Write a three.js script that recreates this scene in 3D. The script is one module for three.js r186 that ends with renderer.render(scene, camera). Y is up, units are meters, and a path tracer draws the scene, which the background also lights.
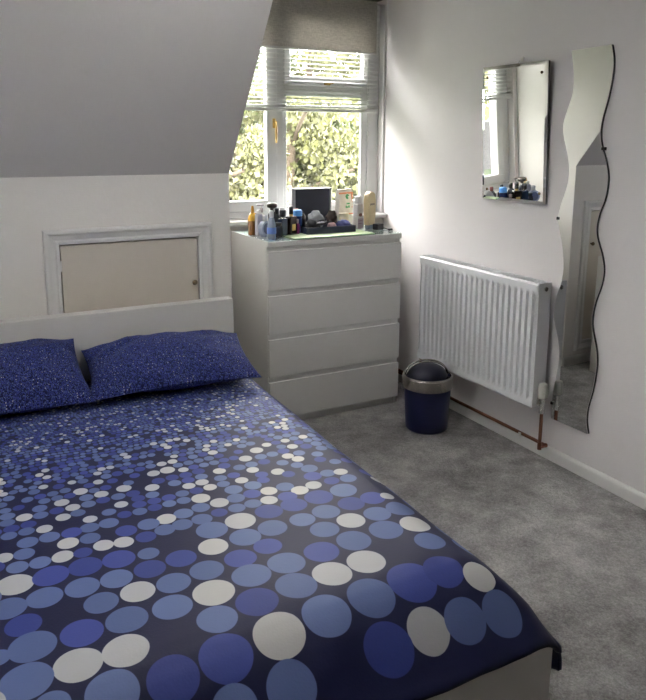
import * as THREE from 'three';
import { RoundedBoxGeometry } from 'three/addons/geometries/RoundedBoxGeometry.js';
import { mergeGeometries, mergeVertices, toCreasedNormals } from 'three/addons/utils/BufferGeometryUtils.js';

// ---------------------------------------------------------------- camera, sky, sun, exposure
const scene = new THREE.Scene();
const camera = new THREE.PerspectiveCamera(2 * Math.atan(418 / 726.9) * 180 / Math.PI, 646 / 836, 0.05, 400);
camera.setViewOffset(646, 836, 0, 136, 646, 700);   // the photograph is cropped from a taller frame
camera.position.set(-2.5253, 1.5201, 3.3469);
camera.rotation.order = 'YXZ';
camera.rotation.set(-0.1957, -0.4915, 0.0041);

const sunDir = new THREE.Vector3(0.45, 0.42, 0.78).normalize();   // behind the house: the garden is lit, no sun enters
scene.background = new THREE.Color().setRGB(1, 0.985, 0.955);   // bright hazy sky
scene.backgroundIntensity = 28;

const sun = new THREE.DirectionalLight(new THREE.Color().setRGB(1, 0.95, 0.86), 30);
sun.position.copy(sunDir).multiplyScalar(40);
sun.target.position.set(0, 0, -8);
sun.castShadow = true;
sun.shadow.mapSize.set(2048, 2048);
Object.assign(sun.shadow.camera, { left: -30, right: 30, top: 30, bottom: -30, near: 1, far: 120 });
scene.add(sun, sun.target);

const renderer = new THREE.WebGLRenderer({ antialias: true });
renderer.toneMapping = THREE.LinearToneMapping;
renderer.toneMappingExposure = 1.0;
renderer.shadowMap.enabled = true;
renderer.shadowMap.type = THREE.PCFSoftShadowMap;

// ---------------------------------------------------------------- helpers
function rng(seed) { let a = seed >>> 0; return () => { a = (a + 0x6D2B79F5) >>> 0; let t = a; t = Math.imul(t ^ (t >>> 15), t | 1); t ^= t + Math.imul(t ^ (t >>> 7), t | 61); return ((t ^ (t >>> 14)) >>> 0) / 4294967296; }; }
const smooth = (a, b, x) => { const t = Math.min(1, Math.max(0, (x - a) / (b - a))); return t * t * (3 - 2 * t); };
const taken = {};
function numbered(name) { const n = taken[name] = (taken[name] ?? -1) + 1; return n ? `${name}_${String(n).padStart(3, '0')}` : name; }
function mesh(name, geometry, material, parent) {
  const m = new THREE.Mesh(geometry, material);
  m.castShadow = m.receiveShadow = true;
  m.name = parent ? name : numbered(name);
  (parent ?? scene).add(m);
  return m;
}
function thing(name, label, category, pos = [0, 0, 0], turn = 0, group) {
  const g = new THREE.Group();
  g.name = numbered(name); g.position.set(...pos); g.rotation.y = turn;
  g.userData = { label, category };
  if (group) g.userData.group = group;
  scene.add(g);
  return g;
}
function tag(o, label, category, group) { Object.assign(o.userData, { label, category }); if (group) o.userData.group = group; return o; }
function struct(name, geometry, material, label, category) {
  const m = mesh(name, geometry, material);
  Object.assign(m.userData, { kind: 'structure', label, category });
  return m;
}
function box(x0, x1, y0, y1, z0, z1, r = 0) {
  const w = x1 - x0, h = y1 - y0, d = z1 - z0;
  const g = r ? new RoundedBoxGeometry(w, h, d, 2, Math.min(r, w / 2.01, h / 2.01, d / 2.01)) : new THREE.BoxGeometry(w, h, d);
  g.translate((x0 + x1) / 2, (y0 + y1) / 2, (z0 + z1) / 2);
  return g;
}
function metricUV(g) {   // uv in metres, by the way each face points
  const n = g.index ? g.toNonIndexed() : g;
  n.computeVertexNormals();
  const p = n.attributes.position, nn = n.attributes.normal, uv = new Float32Array(p.count * 2);
  for (let i = 0; i < p.count; i++) {
    const ax = Math.abs(nn.getX(i)), ay = Math.abs(nn.getY(i)), az = Math.abs(nn.getZ(i));
    let u, v;
    if (ay >= ax && ay >= az) { u = p.getX(i); v = p.getZ(i); } else if (ax >= az) { u = p.getZ(i); v = p.getY(i); } else { u = p.getX(i); v = p.getY(i); }
    uv[2 * i] = u; uv[2 * i + 1] = v;
  }
  n.setAttribute('uv', new THREE.BufferAttribute(uv, 2));
  return n;
}
const merge = (list) => mergeGeometries(list.map((g) => { const n = g.index ? g.toNonIndexed() : g; for (const k of Object.keys(n.attributes)) if (!['position', 'normal', 'uv'].includes(k)) n.deleteAttribute(k); return n; }));
const V = (x, y, z) => new THREE.Vector3(x, y, z);
function tube(points, r, seg = 24, radial = 10, tension = 0.5) { return new THREE.TubeGeometry(new THREE.CatmullRomCurve3(points.map((p) => V(...p)), false, 'catmullrom', tension), seg, r, radial); }
function rod(a, b, r, radial = 12) {
  const A = V(...a), B = V(...b), g = new THREE.CylinderGeometry(r, r, A.distanceTo(B), radial);
  g.applyQuaternion(new THREE.Quaternion().setFromUnitVectors(V(0, 1, 0), B.clone().sub(A).normalize()));
  g.translate((A.x + B.x) / 2, (A.y + B.y) / 2, (A.z + B.z) / 2);
  return g;
}
const lathe = (pts, seg = 24) => new THREE.LatheGeometry(pts.map(([r, y]) => new THREE.Vector2(r, y)), seg);

// tileable value noise and textures
function lattice(seed) { const r = rng(seed), t = new Float32Array(65536); for (let i = 0; i < 65536; i++) t[i] = r(); return t; }
const LT = lattice(7);
function vnoise(x, y, period, k = 0) {
  const ix = Math.floor(x), iy = Math.floor(y), fx = x - ix, fy = y - iy, m = (a) => ((a % period) + period) % period;
  const s = fx * fx * (3 - 2 * fx), t = fy * fy * (3 - 2 * fy), at = (a, b) => LT[(m(a) * 131 + m(b) * 7919 + k * 1013) & 65535];
  return (at(ix, iy) * (1 - s) + at(ix + 1, iy) * s) * (1 - t) + (at(ix, iy + 1) * (1 - s) + at(ix + 1, iy + 1) * s) * t;
}
function fbm(u, v, base, oct, k = 0, gain = 0.5) { let s = 0, a = 1, n = 0, f = base; for (let i = 0; i < oct; i++, f *= 2, a *= gain) { s += a * vnoise(u * f, v * f, f, k + i * 17); n += a; } return s / n; }
function dataTexture(size, fn, srgb, metres) {
  const d = new Uint8Array(size * size * 4);
  for (let y = 0; y < size; y++) for (let x = 0; x < size; x++) {
    const c = fn(x / size, y / size), o = (y * size + x) * 4;
    d[o] = c[0]; d[o + 1] = c[1]; d[o + 2] = c[2]; d[o + 3] = 255;
  }
  const t = new THREE.DataTexture(d, size, size);
  t.wrapS = t.wrapT = THREE.RepeatWrapping; t.magFilter = THREE.LinearFilter; t.minFilter = THREE.LinearMipmapLinearFilter; t.generateMipmaps = true;
  if (srgb) t.colorSpace = THREE.SRGBColorSpace;
  if (metres) t.repeat.set(1 / metres, 1 / metres);
  t.needsUpdate = true;
  return t;
}
const grey = (v) => { const c = Math.max(0, Math.min(255, v * 255)); return [c, c, c]; };
const std = (o) => new THREE.MeshStandardMaterial(o);
const phys = (o) => new THREE.MeshPhysicalMaterial(o);
const lin = (r, g, b) => new THREE.Color().setRGB(r, g, b);

// ---------------------------------------------------------------- materials
const paintBump = dataTexture(512, (u, v) => grey(0.5 * fbm(u, v, 64, 3, 3) + 0.5 * fbm(u, v, 8, 3, 9)), false, 0.7);
const paintMap = (r, g, b, k) => dataTexture(512, (u, v) => { const n = 1 + 0.035 * (fbm(u, v, 4, 5, k) - 0.5); return [r * n, g * n, b * n]; }, true, 1.9);
const wallPaint = std({ map: paintMap(226, 222, 222, 31), roughness: 0.78, bumpMap: paintBump, bumpScale: 0.0006 });
const slopePaint = std({ map: paintMap(222, 219, 216, 41), roughness: 0.85, bumpMap: paintBump, bumpScale: 0.0006 });
const kneePaint = std({ map: paintMap(236, 233, 228, 51), roughness: 0.8, bumpMap: paintBump, bumpScale: 0.0006 });
const gloss = std({ color: lin(0.78, 0.77, 0.75), roughness: 0.35 });
const doorPaint = std({ map: paintMap(214, 206, 194, 61), roughness: 0.5, bumpMap: paintBump, bumpScale: 0.0003 });
const carpetMap = dataTexture(1024, (u, v) => {
  const nap = fbm(u + 0.05 * fbm(u, v, 8, 2, 77), v, 5, 4, 71, 0.6), fine = vnoise(u * 512, v * 512, 512, 5) * 0.6 + vnoise(u * 200, v * 200, 200, 6) * 0.4;
  const mid = fbm(u + 0.03 * fbm(u, v, 16, 2, 79), v, 22, 3, 73, 0.6);
  const t = 146 * (1 + 0.62 * (nap - 0.5) + 0.4 * (mid - 0.5) + 0.36 * (fine - 0.5));
  return [t * 1.0, t * 0.985, t * 0.975].map((c) => Math.max(0, Math.min(255, c)));
}, true, 1.7);
const carpetBump = dataTexture(1024, (u, v) => grey(0.6 * vnoise(u * 420, v * 420, 420, 8) + 0.4 * fbm(u, v, 40, 3, 12)), false, 1.7);
const carpet = phys({ map: carpetMap, bumpMap: carpetBump, bumpScale: 0.006, roughness: 1, sheen: 0.3, sheenRoughness: 0.8, sheenColor: lin(0.5, 0.5, 0.5) });
const whiteFoil = std({ color: lin(0.8, 0.79, 0.765), roughness: 0.42 });
const bedFoil = std({ color: lin(0.68, 0.665, 0.625), roughness: 0.45 });
const upvc = std({ color: lin(0.82, 0.82, 0.82), roughness: 0.3 });
const glass = phys({ color: 0xffffff, transmission: 1, thickness: 0, roughness: 0, ior: 1.5 });
const topGlass = phys({ color: lin(0.93, 0.98, 0.97), transmission: 1, thickness: 0, roughness: 0.02, ior: 1.5 });
const silver = std({ color: lin(0.92, 0.93, 0.92), metalness: 1, roughness: 0.015 });
const chrome = std({ color: lin(0.75, 0.74, 0.72), metalness: 1, roughness: 0.2 });
const steel = std({ color: lin(0.42, 0.4, 0.37), metalness: 1, roughness: 0.25 });
const brass = std({ color: lin(0.62, 0.43, 0.16), metalness: 1, roughness: 0.28 });
const agedBrass = std({ color: lin(0.2, 0.15, 0.09), metalness: 0.8, roughness: 0.4 });
const copper = std({ color: lin(0.2, 0.085, 0.05), metalness: 0.6, roughness: 0.45 });
const radPaint = std({ color: lin(0.76, 0.77, 0.79), roughness: 0.32 });
const valveWhite = std({ color: lin(0.72, 0.71, 0.66), roughness: 0.4 });
const darkEdge = std({ color: lin(0.03, 0.03, 0.032), roughness: 0.6 });
const blackPlastic = std({ color: lin(0.012, 0.012, 0.014), roughness: 0.38 });
const rollerMat = phys({ map: dataTexture(512, (u, v) => { const n = 1 + 0.14 * (vnoise(u * 30, v * 256, 256, 2) - 0.5) + 0.12 * (vnoise(u * 256, v * 60, 256, 4) - 0.5); return [190 * n, 186 * n, 180 * n]; }, true, 0.5), roughness: 0.95, transmission: 0.45, thickness: 0 });

// ---------------------------------------------------------------- the room
const XL = -3.7, ZB = 4.9, CEIL = 2.4, KX = -1.248, KZ = -0.012, KH = 1.350, ZW = -0.616, WI = -0.56, WO = -0.8;
const SZ = KZ + (CEIL - KH) * (0.513 / 0.683);   // where the slope meets the flat ceiling
struct('floor', metricUV(box(XL - 0.1, 0.12, -0.1, 0, WO, ZB + 0.1)), carpet, 'grey carpeted floor with brushed pile', 'floor');
// flat ceiling with a roof light over the bed: its daylight falls on the bed, the carpet and the front of the drawers
const RX0 = -1.86, RX1 = -1.34, RZ0 = 0.94, RZ1 = 1.52;
{
  const s = new THREE.Shape();
  s.moveTo(XL - 0.1, -(ZB + 0.1)); s.lineTo(0.12, -(ZB + 0.1)); s.lineTo(0.12, -WO); s.lineTo(XL - 0.1, -WO); s.closePath();
  const h = new THREE.Path(); h.moveTo(RX0, -RZ1); h.lineTo(RX0, -RZ0); h.lineTo(RX1, -RZ0); h.lineTo(RX1, -RZ1); h.closePath();
  s.holes.push(h);
  const g = new THREE.ExtrudeGeometry(s, { depth: 0.15, bevelEnabled: false }); g.rotateX(-Math.PI / 2); g.translate(0, CEIL, 0);
  struct('ceiling', metricUV(g), slopePaint, 'flat white ceiling with a roof light', 'ceiling');
  const w = thing('window_2', 'white framed roof light in the flat ceiling', 'window'); w.userData.kind = 'structure';
  const y0 = CEIL + 0.09, y1 = CEIL + 0.16, f = 0.05;
  for (const [x0, x1, z0, z1] of [[RX0, RX1, RZ0, RZ0 + f], [RX0, RX1, RZ1 - f, RZ1], [RX0, RX0 + f, RZ0 + f, RZ1 - f], [RX1 - f, RX1, RZ0 + f, RZ1 - f]]) mesh('frame_rail', box(x0, x1, y0, y1, z0, z1, 0.006), upvc, w);
  mesh('pane', box(RX0 + f - 0.004, RX1 - f + 0.004, y0 + 0.03, y0 + 0.032, RZ0 + f - 0.004, RZ1 - f + 0.004), glass, w);
}
struct('wall_right', metricUV(box(0, 0.12, 0, CEIL, WO, ZB + 0.1)), wallPaint, 'pale painted wall with mirrors and radiator', 'wall');
// gable wall with a window: its daylight reaches the right wall and the knee wall
const GZ0 = 1.35, GZ1 = 1.95, GY0 = 1.2, GY1 = 1.85;
{
  const s = new THREE.Shape();
  s.moveTo(-(ZB + 0.1), 0); s.lineTo(0.2, 0); s.lineTo(0.2, CEIL); s.lineTo(-(ZB + 0.1), CEIL); s.closePath();
  const h = new THREE.Path(); h.moveTo(-GZ1, GY0); h.lineTo(-GZ1, GY1); h.lineTo(-GZ0, GY1); h.lineTo(-GZ0, GY0); h.closePath();
  s.holes.push(h);
  const g = new THREE.ExtrudeGeometry(s, { depth: 0.12, bevelEnabled: false }); g.rotateY(Math.PI / 2); g.translate(XL - 0.12, 0, 0);
  struct('wall_left', metricUV(g), wallPaint, 'painted gable wall at the far side of the bed', 'wall');
  const w = thing('window_3', 'white framed window in the gable wall', 'window'); w.userData.kind = 'structure';
  const X0 = XL - 0.1, X1 = XL - 0.04, zm = (GZ0 + GZ1) / 2;
  for (const [y0, y1] of [[GY0, GY0 + 0.05], [GY1 - 0.05, GY1]]) mesh('frame_rail', box(X0, X1, y0, y1, GZ0, GZ1, 0.006), upvc, w);
  for (const [z0, z1] of [[GZ0, GZ0 + 0.05], [zm - 0.03, zm + 0.03], [GZ1 - 0.05, GZ1]]) mesh('frame_stile', box(X0, X1, GY0 + 0.05, GY1 - 0.05, z0, z1, 0.006), upvc, w);
  for (const [z0, z1] of [[GZ0 + 0.045, zm - 0.025], [zm + 0.025, GZ1 - 0.045]]) mesh('pane', box(XL - 0.071, XL - 0.069, GY0 + 0.045, GY1 - 0.045, z0, z1), glass, w);
}
struct('wall_back', metricUV(box(XL, 0, 0, CEIL, ZB, ZB + 0.1)), wallPaint, 'painted wall behind the viewer', 'wall');

// knee wall with the hatch opening
const HX0 = -2.054, HX1 = -1.415, HY0 = 0.16, HY1 = 1.053;
{
  const s = new THREE.Shape();
  s.moveTo(XL, 0); s.lineTo(KX - 0.0005, 0); s.lineTo(KX - 0.0005, KH); s.lineTo(XL, KH); s.closePath();
  const h = new THREE.Path(); h.moveTo(HX0, HY0); h.lineTo(HX0, HY1); h.lineTo(HX1, HY1); h.lineTo(HX1, HY0); h.closePath();
  s.holes.push(h);
  const g = new THREE.ExtrudeGeometry(s, { depth: 0.1, bevelEnabled: false }); g.translate(0, 0, KZ - 0.1);
  struct('wall_front', metricUV(merge([g, box(XL, KX - 0.0005, 0, KH, KZ - 0.14, KZ - 0.1)])), kneePaint, 'low knee wall behind the headboard', 'wall');
}
// sloped ceiling above the knee wall
{
  const s = new THREE.Shape();
  s.moveTo(-KZ, KH); s.lineTo(-SZ, CEIL); s.lineTo(-SZ + 0.16, CEIL); s.lineTo(-KZ + 0.14, KH); s.closePath();
  const g = new THREE.ExtrudeGeometry(s, { depth: KX - 0.0005 - XL, bevelEnabled: false });
  g.rotateY(Math.PI / 2); g.translate(XL, 0, 0);
  struct('ceiling_slope', metricUV(g), slopePaint, 'sloping attic ceiling above the bed', 'ceiling');
}
// dormer cheek between the slope and the window
{
  const s = new THREE.Shape();
  s.moveTo(-WO, 0); s.lineTo(-KZ + 0.001, 0); s.lineTo(-KZ + 0.001, KH); s.lineTo(-SZ + 0.001, CEIL); s.lineTo(-WO, CEIL); s.closePath();
  const g = new THREE.ExtrudeGeometry(s, { depth: 0.1, bevelEnabled: false });
  g.rotateY(Math.PI / 2); g.translate(KX - 0.1, 0, 0);
  struct('wall_cheek', metricUV(g), kneePaint, 'side cheek wall of the dormer', 'wall');
}
// dormer front wall with the window opening
const OX0 = -1.212, OX1 = -0.014, OY0 = 1.05, OY1 = 2.31;
{
  const s = new THREE.Shape();
  s.moveTo(KX, 0); s.lineTo(0, 0); s.lineTo(0, CEIL); s.lineTo(KX, CEIL); s.closePath();
  const h = new THREE.Path(); h.moveTo(OX0, OY0); h.lineTo(OX0, OY1); h.lineTo(OX1, OY1); h.lineTo(OX1, OY0); h.closePath();
  s.holes.push(h);
  const g = new THREE.ExtrudeGeometry(s, { depth: WI - WO, bevelEnabled: false }); g.translate(0, 0, WO);
  struct('wall_window', metricUV(g), wallPaint, 'dormer wall around the window', 'wall');
}
// skirting
{
  const prof = (len) => { const s = new THREE.Shape(); s.moveTo(0, 0); s.lineTo(0.016, 0); s.lineTo(0.016, 0.046); s.quadraticCurveTo(0.015, 0.056, 0.006, 0.06); s.lineTo(0, 0.06); s.closePath(); return new THREE.ExtrudeGeometry(s, { depth: len, bevelEnabled: false }); };
  const put = (name, len, turn, x, z, label) => { const g = prof(len); g.rotateY(turn); g.translate(x, 0, z); struct(name, g, gloss, label, 'skirting'); };
  put('baseboard_right', ZB - WI, Math.PI, 0, ZB, 'white skirting board below the radiator wall');
  put('baseboard_cheek', KZ - WI, 0, KX, WI, 'white skirting board along the dormer cheek');
  put('baseboard_front', KX - XL, -Math.PI / 2, KX, KZ, 'white skirting board along the knee wall');
}
// hatch: architrave and door
{
  const W = 0.066, x0 = HX0 - W, x1 = HX1 + W, y1 = HY1 + W, y0 = HY0 - W;
  // profile: depth over the distance from the opening
  const prof = [[0, 0], [0, 0.012], [0.012, 0.014], [0.02, 0.011], [0.04, 0.017], [0.05, 0.023], [0.06, 0.022], [0.066, 0.016], [0.066, 0]];
  const pos = [], idx = [];
  const ring = (d) => [[HX0 - d, HY0 - d], [HX1 + d, HY0 - d], [HX1 + d, HY1 + d], [HX0 - d, HY1 + d]];
  const tri = [];
  for (let i = 0; i + 1 < prof.length; i++) {
    const a = ring(prof[i][0]), b = ring(prof[i + 1][0]), za = KZ + prof[i][1], zb = KZ + prof[i + 1][1];
    for (let k = 0; k < 4; k++) {
      const j = (k + 1) % 4, A = [...a[k], za], B = [...a[j], za], C = [...b[j], zb], D = [...b[k], zb];
      tri.push(...A, ...D, ...B, ...B, ...D, ...C);
    }
  }
  const g = new THREE.BufferGeometry(); g.setAttribute('position', new THREE.Float32BufferAttribute(tri, 3)); g.computeVertexNormals();
  struct('trim_1', metricUV(g), gloss, 'moulded white architrave around the eaves hatch', 'architrave');
  const door = struct('door_1', metricUV(box(HX0 + 0.005, HX1 - 0.004, HY0 + 0.004, HY1 - 0.006, KZ - 0.03, KZ + 0.004, 0.002)), doorPaint, 'plain cream eaves hatch door with small knob', 'hatch');
  const k = lathe([[0, 0], [0.006, 0], [0.005, 0.008], [0.011, 0.013], [0.013, 0.02], [0.009, 0.026], [0, 0.028]], 20); k.rotateX(Math.PI / 2); k.translate(-1.442, 0.831, KZ + 0.004);
  mesh('knob', k, agedBrass, door).userData.label = 'small dark brass knob';
  for (const hy of [0.93, 0.26]) mesh('hinge', box(HX0 - 0.004, HX0 + 0.007, hy, hy + 0.05, KZ, KZ + 0.008, 0.002), gloss, door);
}

// ---------------------------------------------------------------- window
{
  const win = thing('window_1', 'white framed dormer window above the chest of drawers', 'window');
  win.userData.kind = 'structure';
  const z0 = ZW - 0.065, z1 = ZW;
  const bar = (name, x0, x1, y0, y1, a = z0, b = z1, p = win) => mesh(name, box(x0, x1, y0, y1, a, b, 0.006), upvc, p);
  bar('frame_rail', OX0, OX1, OY0 + 0.005, 1.10); bar('frame_rail', OX0, OX1, 2.25, OY1);
  bar('frame_stile', OX0, OX0 + 0.055, 1.10, 2.25); bar('frame_stile', -0.092, OX1, 1.10, 2.25);
  bar('mullion', -0.722, -0.668, 1.10, 2.25);
  bar('transom', -0.668, -0.092, 1.785, 1.835);
  // side casement
  const sash = (name, x0, x1, y0, y1, w, zz) => {
    const g = merge([box(x0, x1, y0, y0 + w, zz - 0.05, zz, 0.008), box(x0, x1, y1 - w, y1, zz - 0.05, zz, 0.008), box(x0, x0 + w, y0 + w * 0.9, y1 - w * 0.9, zz - 0.05, zz, 0.008), box(x1 - w, x1, y0 + w * 0.9, y1 - w * 0.9, zz - 0.05, zz, 0.008)]);
    const m = mesh(name, g, upvc, win);
    mesh('pane', box(x0 + w - 0.004, x1 - w + 0.004, y0 + w - 0.004, y1 - w + 0.004, zz - 0.026, zz - 0.024), glass, m);
    return m;
  };
  const c = sash('casement', OX0 + 0.05, -0.717, 1.092, 2.255, 0.066, ZW + 0.012);
  sash('top_vent', -0.672, -0.088, 1.826, 2.255, 0.045, ZW + 0.012);
  mesh('pane', box(-0.672, -0.088, 1.095, 1.79, ZW - 0.03, ZW - 0.028), glass, win);
  bar('glazing_bead', -0.668, -0.648, 1.10, 1.785, ZW - 0.03, ZW - 0.008); bar('glazing_bead', -0.137, -0.092, 1.10, 1.785, ZW - 0.03, ZW - 0.008);
  bar('glazing_bead', -0.648, -0.137, 1.10, 1.135, ZW - 0.03, ZW - 0.008); bar('glazing_bead', -0.648, -0.137, 1.76, 1.785, ZW - 0.03, ZW - 0.008);
  const zh = ZW + 0.012;
  mesh('handle', merge([box(-0.748, -0.73, 1.575, 1.63, zh, zh + 0.008, 0.003), rod([-0.739, 1.61, zh], [-0.739, 1.61, zh + 0.03], 0.006), tube([[-0.739, 1.612, zh + 0.03], [-0.74, 1.57, zh + 0.036], [-0.738, 1.53, zh + 0.03], [-0.739, 1.49, zh + 0.034]], 0.006, 16)]), brass, win).userData.label = 'brass casement handle';
  mesh('vent_catch', merge([box(-0.41, -0.37, 1.828, 1.842, zh, zh + 0.012, 0.003), rod([-0.39, 1.835, zh], [-0.36, 1.84, zh + 0.03], 0.004)]), brass, win);
  struct('window_sill', box(OX0 - 0.03, -0.001, 1.028, 1.052, ZW - 0.02, WI + 0.05, 0.006), gloss, 'white window sill behind the chest of drawers', 'sill');
}
// venetian blind
{
  const b = thing('venetian_blind', 'white venetian blind half lowered in the window', 'blind', [0, 0, WI - 0.02]);
  const x0 = OX0 + 0.006, x1 = -0.046, white = std({ color: lin(0.8, 0.8, 0.79), roughness: 0.35 });
  mesh('head_rail', box(x0, x1, 2.275, 2.305, -0.016, 0.016, 0.003), white, b);
  mesh('bottom_rail', box(x0, x1, 1.672, 1.69, -0.013, 0.013, 0.004), white, b);
  const pts = []; for (let i = 0; i <= 6; i++) { const t = i / 6 - 0.5; pts.push([t * 0.0225, 0.0025 * (1 - 4 * t * t)]); }
  const s = new THREE.Shape(); pts.forEach(([a, c], i) => i ? s.lineTo(a, c) : s.moveTo(a, c)); [...pts].reverse().forEach(([a, c]) => s.lineTo(a, c - 0.0008)); s.closePath();
  const sg = new THREE.ExtrudeGeometry(s, { depth: x1 - x0, bevelEnabled: false }); sg.rotateY(Math.PI / 2); sg.translate(x0, 0, 0);
  const gap = 0.0245;
  for (let i = 0; i < 4; i++) { const m = mesh('slat', sg, white, b); m.position.y = 1.694 + i * 0.0035; }   // gathered on the bottom rail
  for (let i = 0, y = 1.722; y < 2.265; y += gap, i++) { const m = mesh('slat', sg, white, b); m.position.y = y; m.rotation.x = 0.33; }
  for (const x of [x0 + 0.14, -0.66, -0.16]) for (const z of [-0.013, 0.013]) mesh('ladder_cord', rod([x, 1.685, z], [x, 2.28, z], 0.0009, 6), white, b);
  mesh('tilt_wand', rod([x1 - 0.09, 1.75, 0.02], [x1 - 0.09, 2.27, 0.02], 0.003, 8), white, b);
}
// roller blind
{
  const b = thing('roller_blind', 'grey fabric roller blind at the top of the window', 'blind', [0, 0, WI + 0.022]);
  const x0 = KX + 0.02, x1 = -0.087;
  mesh('cassette', box(x0, x1 + 0.018, 2.318, 2.385, -0.02, 0.045, 0.012), std({ color: lin(0.2, 0.195, 0.19), roughness: 0.5 }), b);
  mesh('fabric', metricUV(box(x0 + 0.01, x1, 2.024, 2.34, 0, 0.0015)), rollerMat, b);
  mesh('hem_bar', box(x0 + 0.01, x1, 2.016, 2.026, -0.003, 0.005, 0.002), std({ color: lin(0.7, 0.69, 0.67), roughness: 0.5 }), b);
}

// ---------------------------------------------------------------- chest of drawers
const DX0 = -1.049, DX1 = -0.236, DTOP = 1.0;
{
  const d = thing('chest_of_drawers', 'white four drawer chest standing under the window', 'chest of drawers');
  mesh('side_panel', box(DX0, DX0 + 0.02, 0, 0.975, -0.525, -0.022, 0.0015), whiteFoil, d);
  mesh('side_panel', box(DX1 - 0.02, DX1, 0, 0.975, -0.525, -0.022, 0.0015), whiteFoil, d);
  mesh('back_panel', box(DX0 + 0.02, DX1 - 0.02, 0.04, 0.97, -0.52, -0.51), whiteFoil, d);
  mesh('top_panel', box(DX0, DX1, 0.972, DTOP, -0.525, 0, 0.002), whiteFoil, d);
  mesh('plinth', box(DX0 + 0.02, DX1 - 0.02, 0, 0.05, -0.045, -0.025), whiteFoil, d);
  const H = 0.2045, gap = 0.0285;
  for (let i = 0; i < 4; i++) {
    const y0 = 0.046 + i * (H + gap);
    const f = mesh('drawer_front', box(DX0, DX1, y0, y0 + H, -0.019, 0, 0.002), whiteFoil, d);
    mesh('drawer_box', box(DX0 + 0.03, DX1 - 0.03, y0 + 0.03, y0 + H - 0.04, -0.45, -0.02), whiteFoil, f);
    // bevelled grip along the upper edge, set back behind the front
    mesh('grip_rail', box(DX0 + 0.004, DX1 - 0.004, y0 + H - 0.004, y0 + H + gap + (i < 3 ? 0.004 : -0.001), -0.0185, -0.0145), whiteFoil, f);
  }
  tag(mesh('glass_top', box(DX0 + 0.002, DX1 - 0.002, DTOP + 0.0002, DTOP + 0.0045, -0.523, -0.002, 0.001), topGlass), 'clear glass sheet covering the top of the drawers', 'glass sheet');
}

// ---------------------------------------------------------------- bed
const BX1 = -1.324, BX0 = -2.93, BZ0 = 0.15, BZ1 = 2.265, FH = 0.354;
{
  const b = thing('bed', 'white panelled double bed frame with plain headboard', 'bed');
  mesh('headboard', box(BX0, BX1, 0, 0.778, BZ0, 0.211, 0.003), bedFoil, b);
  mesh('footboard', box(BX0, BX1, 0, FH, BZ1 - 0.052, BZ1, 0.003), bedFoil, b);
  mesh('side_rail', box(BX1 - 0.036, BX1 - 0.002, 0.1, FH - 0.006, 0.211, BZ1 - 0.052, 0.003), bedFoil, b);
  mesh('side_rail', box(BX0 + 0.002, BX0 + 0.036, 0.1, FH - 0.006, 0.211, BZ1 - 0.052, 0.003), bedFoil, b);
  for (let i = 0; i < 12; i++) mesh('slat', box(BX0 + 0.036, BX1 - 0.036, 0.2, 0.215, 0.3 + i * 0.155, 0.37 + i * 0.155), bedFoil, b);
  const m = tag(mesh('mattress', metricUV(box(-2.86, -1.47, 0.216, 0.458, 0.214, 2.115, 0.06)), std({ color: lin(0.6, 0.6, 0.58), roughness: 0.9 })), 'thick mattress hidden under the spotted duvet', 'mattress');
}
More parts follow.
